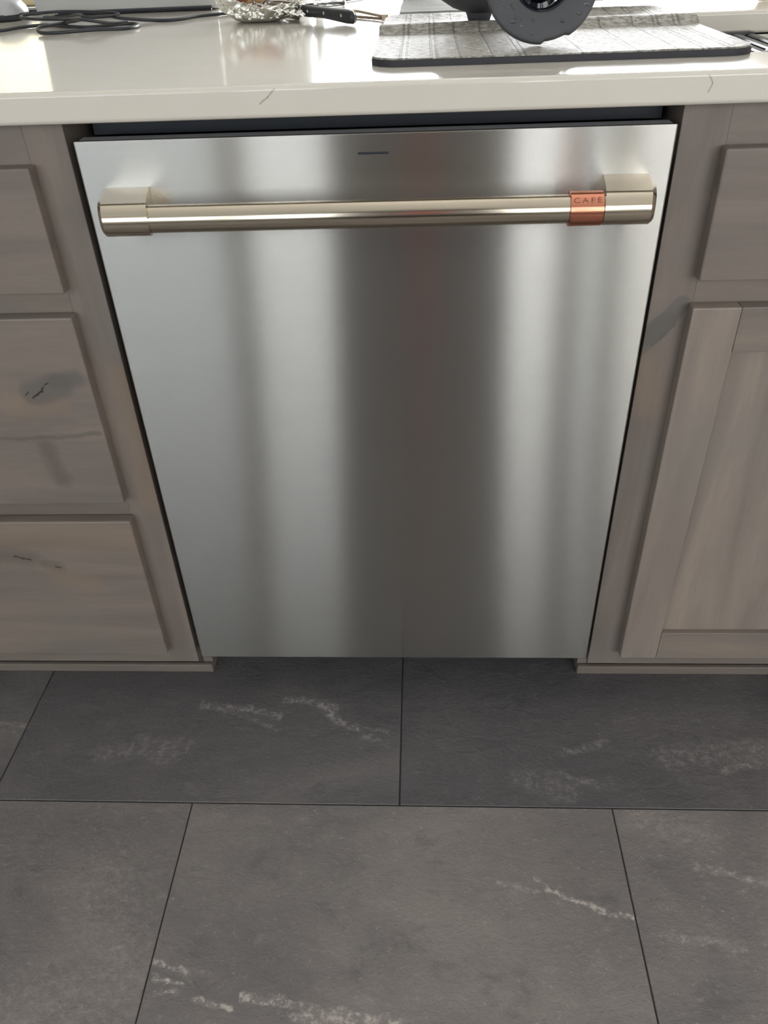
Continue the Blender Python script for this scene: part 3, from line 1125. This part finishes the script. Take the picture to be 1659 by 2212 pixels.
def along(p0, p1, secs, m, name, up=Vector((0, 0, 1)), parent=None):
    """sweep oval cross-sections (t, half width, half height, drop) between two points"""
    p0, p1 = Vector(p0), Vector(p1)
    d = (p1 - p0).normalized()
    s = d.cross(up).normalized()
    u = s.cross(d).normalized()
    b = bmesh.new()
    rings = []
    n = 16
    for t, hw, hh, dr in secs:
        c = p0.lerp(p1, t) - u * dr
        ring = []
        for k in range(n):
            a = 2 * math.pi * k / n
            ca, sa = math.cos(a), math.sin(a)
            ex = lambda q: math.copysign(abs(q) ** 0.6, q)
            ring.append(b.verts.new(c + s * hw * ex(ca) + u * hh * ex(sa)))
        rings.append(ring)
    for p, q in zip(rings, rings[1:]):
        for k in range(n):
            j = (k + 1) % n
            b.faces.new((p[k], p[j], q[j], q[k]))
    b.faces.new(rings[0])
    b.faces.new(rings[-1])
    o = link(name, b, m, None, 50)
    child(o, parent)
    return o, s, u, d


KB, KS = (-0.045, 0.500, CT1 + 0.0106), (-0.130, 0.598, CT1 + 0.0135)
_, s, u, d = along(KB, KS, [(0, .003, .004, .002), (.03, .006, .0078, .001), (.12, .0078, .0088, .0005), (.35, .0078, .0080, 0), (.6, .0074, .0070, -.0005),
                            (.9, .0076, .0078, 0), (1.0, .007, .0078, 0)], M['rack_black'], 'handle', parent=kn)
# full tang showing as a thin steel line
along(KB, KS, [(-0.008, .0012, .005, .002), (.03, .0012, .0084, .001), (.12, .0012, .0094, .0005), (.35, .0012, .0086, 0), (.6, .0012, .0076, -.0005),
               (1.0, .0012, .0084, 0)], M['blade'], 'tang', parent=kn)
for t in (0.18, 0.52, 0.85):
    c = Vector(KB).lerp(Vector(KS), t)
    side = -s if (-s).y < 0 else s
    b = lathe_bm([(0, 0), (0.0022, 0), (0.0022, 0.0006), (0, 0.0009)], 16, side.to_track_quat('Z', 'Y').to_matrix(), c + side * 0.0076 + Vector((0, 0, 0.001)))
    child(link('rivet', b, M['blade'], None, 40), kn)
KE = Vector(KS) + (Vector(KS) - Vector(KB)).normalized() * 0.125
along(KS, tuple(KE), [(0, .0062, .008, 0), (.08, .0052, .009, 0), (.14, .0014, .0125, .002), (.5, .0011, .0115, .0015), (.85, .0008, .007, 0), (1.0, .0003, .001, -.003)],
      M['blade'], 'blade', parent=kn)

# tongs
tg = tag(empty('serving_tongs', (-0.01, 0.56, CT1)), 'slim brown metal tongs lying between the knife and the mat', 'tongs')
along((-0.085, 0.640, CT1 + 0.009), (-0.004, 0.547, CT1 + 0.006), [(0, .004, .002, 0), (.5, .005, .0022, -.003), (1, .003, .002, 0)], M['tong'], 'arm', parent=tg)
along((-0.082, 0.646, CT1 + 0.0025), (-0.002, 0.549, CT1 + 0.0025), [(0, .004, .002, 0), (.5, .005, .0022, 0), (1, .003, .002, 0)], M['tong'], 'arm', parent=tg)
box('hinge', -0.008, 0.002, 0.541, 0.551, CT1 + 0.0006, CT1 + 0.009, M['tong'], tg, 0.001, 1)

# ------------------------------------------------------------------ foil bowl with food
fb = tag(empty('foil_bowl', (-0.205, 0.63, CT1)), 'crumpled foil parcel holding browned food beside the laptop', 'foil')
fc0 = Vector((-0.206, 0.628, CT1 + 0.0006))


def foil_fun(r, z, a):
    nn = mnoise.noise(Vector((math.cos(a) * 2.4, math.sin(a) * 2.4, z * 60)))
    n2 = mnoise.noise(Vector((math.cos(a) * 9, math.sin(a) * 9, z * 130)))
    k = min(1, z / 0.006)
    n3 = 0.25 - abs(mnoise.noise(Vector((math.cos(a) * 3.3 + 5, math.sin(a) * 3.3, z * 55))))
    n4 = 0.2 - abs(mnoise.noise(Vector((math.cos(a) * 7, math.sin(a) * 7 + 3, z * 120))))
    dip = 0.5 + 0.5 * math.cos(a - math.radians(-58))
    return (r * (1 + 0.10 * nn * k + 0.04 * n2 * k + 0.20 * n3 * k + 0.12 * n4 * k),
            z * (1 + 0.14 * nn + 0.10 * n2 - 0.62 * dip * dip))


prof = [(0, 0.0), (0.02, 0.0), (0.036, 0.0006), (0.044, 0.004), (0.052, 0.010), (0.058, 0.017), (0.063, 0.025), (0.067, 0.034), (0.071, 0.044), (0.076, 0.054),
        (0.078, 0.060), (0.073, 0.057), (0.066, 0.045), (0.061, 0.034), (0.052, 0.018), (0.042, 0.008), (0.02, 0.003), (0, 0.003)]
fine = []
for p, q in zip(prof, prof[1:]):
    fine += [p, ((p[0] * 2 + q[0]) / 3, (p[1] * 2 + q[1]) / 3), ((p[0] + 2 * q[0]) / 3, (p[1] + 2 * q[1]) / 3)]
fine.append(prof[-1])
child(link('foil_sheet', lathe_bm(fine, 96, None, fc0, foil_fun), M['foil']), fb)
# loose foil flap on the right
b = bmesh.new()
bmesh.ops.create_grid(b, x_segments=16, y_segments=12, size=0.5)
for v in b.verts:
    x, y = v.co.x, v.co.y
    n1 = mnoise.noise(Vector((x * 6, y * 6, 3)))
    v.co = (-0.152 + x * 0.05 + n1 * 0.004, 0.585 + y * 0.06, CT1 + 0.010 + 0.006 * n1 + 0.010 * (0.5 - x) + 0.005 * mnoise.noise(Vector((x * 15, y * 15, 8))))
bmesh.ops.solidify(b, geom=b.faces, thickness=0.0004)
child(link('foil_flap', b, M['foil']), fb)
random.seed(9)
for k in range(15):
    a = random.uniform(0, 6.28)
    r = random.uniform(0.0, 0.045)
    c = Vector((fc0.x + r * math.cos(a), fc0.y + r * math.sin(a), CT1 + random.uniform(0.032, 0.050)))
    b = bmesh.new()
    bmesh.ops.create_icosphere(b, subdivisions=2, radius=random.uniform(0.010, 0.017))
    for v in b.verts:
        v.co *= 1 + 0.35 * mnoise.noise(v.co * 120 + Vector((k, 0, 0)))
        v.co.z *= 0.7
    bmesh.ops.translate(b, verts=b.verts, vec=c)
    child(link('food_piece', b, M['food'] if k % 3 else M['food_pale'], None, 180), fb)

# ------------------------------------------------------------------ laptop
lp = empty('laptop', (-0.491, 0.852, CT1))
lp.rotation_euler = (0, 0, math.radians(2.3))
tag(lp, 'grey laptop seen from behind with its lid raised', 'laptop')


def local(o, root):
    o.parent = root
    return o


local(link('base', box_bm(-0.167, 0.167, 0.010, 0.235, 0.002, 0.015, 0.004, 3), M['laptop'], None, 40), lp)
b = box_bm(-0.167, 0.167, -0.003, 0.003, 0.0, 0.225, 0.0026, 2)
bmesh.ops.rotate(b, verts=b.verts, cent=(0, 0, 0), matrix=Matrix.Rotation(math.radians(12), 3, 'X'))
bmesh.ops.translate(b, verts=b.verts, vec=(0, 0.001, 0.008))
local(link('lid', b, M['laptop'], None, 40), lp)
local(link('hinge', tube_bm([(-0.13, 0.008, 0.0065), (0.155, 0.008, 0.0065)], 0.0062, 14, 0), M['laptop_dark'], None, 40), lp)
for fx in (-0.14, 0.14):
    for fy in (0.03, 0.21):
        local(link('foot', lathe_bm([(0, 0), (0.006, 0), (0.006, 0.0022), (0, 0.0022)], 12, None, (fx, fy, 0)), M['laptop_dark']), lp)

# mouse
ms = empty('computer_mouse', (-0.700, 0.815, CT1))
tag(ms, 'grey computer mouse with black base left of the laptop', 'mouse')


def mouse_shell(hw, hl, z0, h, n=28):
    b = bmesh.new()
    bmesh.ops.create_uvsphere(b, u_segments=n, v_segments=16, radius=1.0)
    for v in b.verts:
        x, y, z = v.co
        q = 1 if z > 0 else 0.25
        v.co = (math.copysign(abs(x) ** 0.85, x) * hw, math.copysign(abs(y) ** 0.85, y) * hl, z0 + max(z * h * (1 - 0.12 * y), 0 if z < 0 else -1))
    return b


local(link('base', lathe_bm([(0, 0.001), (0.030, 0.001), (0.0325, 0.004), (0.0325, 0.011), (0, 0.011)], 32), M['laptop_dark'], None, 40), ms).scale = (1, 1.6, 1)
local(link('shell', mouse_shell(0.0318, 0.0505, 0.010, 0.028), M['mouse_top'], None, 60), ms)
local(link('scroll_wheel', lathe_bm([(0, -0.003), (0.009, -0.003), (0.010, -0.001), (0.010, 0.001), (0.009, 0.003), (0, 0.003)], 24,
                                    Matrix.Rotation(math.pi / 2, 3, 'Y'), (0, -0.036, 0.0245)), M['laptop_dark'], None, 40), ms)
local(link('button_seam', box_bm(-0.0006, 0.0006, -0.0508, -0.046, 0.006, 0.020), M['laptop_dark']), ms)

# charger cable
CZ = CT1 + 0.0026
main = [(-0.85, 0.70), (-0.76, 0.67), (-0.70, 0.64), (-0.652, 0.615), (-0.615, 0.588), (-0.600, 0.632), (-0.565, 0.650), (-0.512, 0.612), (-0.474, 0.590),
        (-0.440, 0.616), (-0.412, 0.622), (-0.394, 0.585), (-0.404, 0.548), (-0.449, 0.535), (-0.492, 0.512), (-0.524, 0.520), (-0.538, 0.552),
        (-0.528, 0.592), (-0.515, 0.640), (-0.505, 0.690), (-0.485, 0.715), (-0.443, 0.662), (-0.392, 0.667), (-0.352, 0.662), (-0.325, 0.712),
        (-0.296, 0.735), (-0.27, 0.76), (-0.20, 0.80), (-0.10, 0.93), (0.0, 1.1)]
zz = [0.0003] * len(main)
for k in range(13, 22):
    zz[k] = 0.0052 if k > 15 else 0.0012
zz[21] = 0.0052
pts = [(x, y, CZ + z) for (x, y), z in zip(main, zz)]
cb = tag(empty('charger_cable', (-0.5, 0.62, CT1)), 'black charger cable lying in a loose coil in front of the laptop', 'cable')
child(link('strand', tube_bm(pts, 0.0026, 10, 6), M['cable'], None, 60), cb)
loop = [(-0.600, 0.728), (-0.560, 0.722), (-0.515, 0.668), (-0.495, 0.640), (-0.47, 0.655), (-0.455, 0.690), (-0.475, 0.715), (-0.53, 0.735), (-0.58, 0.742),
        (-0.625, 0.724), (-0.622, 0.690), (-0.585, 0.664), (-0.535, 0.632), (-0.505, 0.60), (-0.47, 0.565), (-0.43, 0.575), (-0.415, 0.60)]
pts = [(x, y, CZ + 0.0102 + (0.002 * math.sin(k))) if 1 < k < 15 else (x, y, CZ + 0.0052) for k, (x, y) in enumerate(loop)]
child(link('strand', tube_bm(pts, 0.0024, 10, 6), M['cable'], None, 60), cb)

# small things left of the laptop
ad = tag(empty('adapter', (-0.685, 0.90, CT1)), 'small silver adapter plug on the worktop against the laptop', 'adapter')
box('housing', -0.705, -0.668, 0.905, 0.925, CT1 + 0.0003, CT1 + 0.012, M['mouse_top'], ad, 0.002, 2)
box('connector', -0.696, -0.678, 0.892, 0.9048, CT1 + 0.003, CT1 + 0.009, M['laptop_dark'], ad)
pp = box('paper_sheet', -0.86, -0.70, 0.99, 1.08, CT1 + 0.0003, CT1 + 0.003, M['white_paper'])
tag(pp, 'small white paper pad left of the laptop', 'paper')
tn = link('folded_cloth', box_bm(-0.93, -0.735, 1.13, 1.26, CT1 + 0.0004, CT1 + 0.028, 0.010, 4), M['tan'], None, 60)
tag(tn, 'folded tan cloth beyond the mouse and laptop', 'cloth')

# pale crumpled plastic bag beyond the sink
b = bmesh.new()
bmesh.ops.create_icosphere(b, subdivisions=4, radius=1.0)
for v in b.verts:
    p = v.co.copy()
    n1 = mnoise.noise(p * 1.6)
    n2 = abs(mnoise.noise(p * 4.0 + Vector((3, 1, 2))))
    k = 1 + 0.28 * n1 - 0.30 * n2
    v.co = (p.x * 0.085 * k, p.y * 0.06 * k, max(-1, p.z) * 0.075 * k)
zmin = min(v.co.z for v in b.verts)
for v in b.verts:
    v.co.z = max(v.co.z, -0.055)
bmesh.ops.translate(b, verts=b.verts, vec=(0.640, 0.625, CT1 + 0.0554))
bg = link('plastic_bag', b, M['bag'])
tag(bg, 'pale crumpled plastic bag on the worktop beyond the sink', 'bag')

# crumbs of dried foam at the sink's front rim
random.seed(21)
b = bmesh.new()
for k in range(60):
    x = 0.405 + 0.03 * random.random()
    y = 0.0955 + 0.006 * random.random()
    bmesh.ops.create_icosphere(b, subdivisions=1, radius=random.uniform(0.0006, 0.0015),
                               matrix=Matrix.Translation((x, y, CT1 + 0.0009)))
fm = link('foam', b, M['ceramic'], None, 180)
tag(fm, 'white foam bubbles along the front rim of the sink', 'foam', kind='stuff')
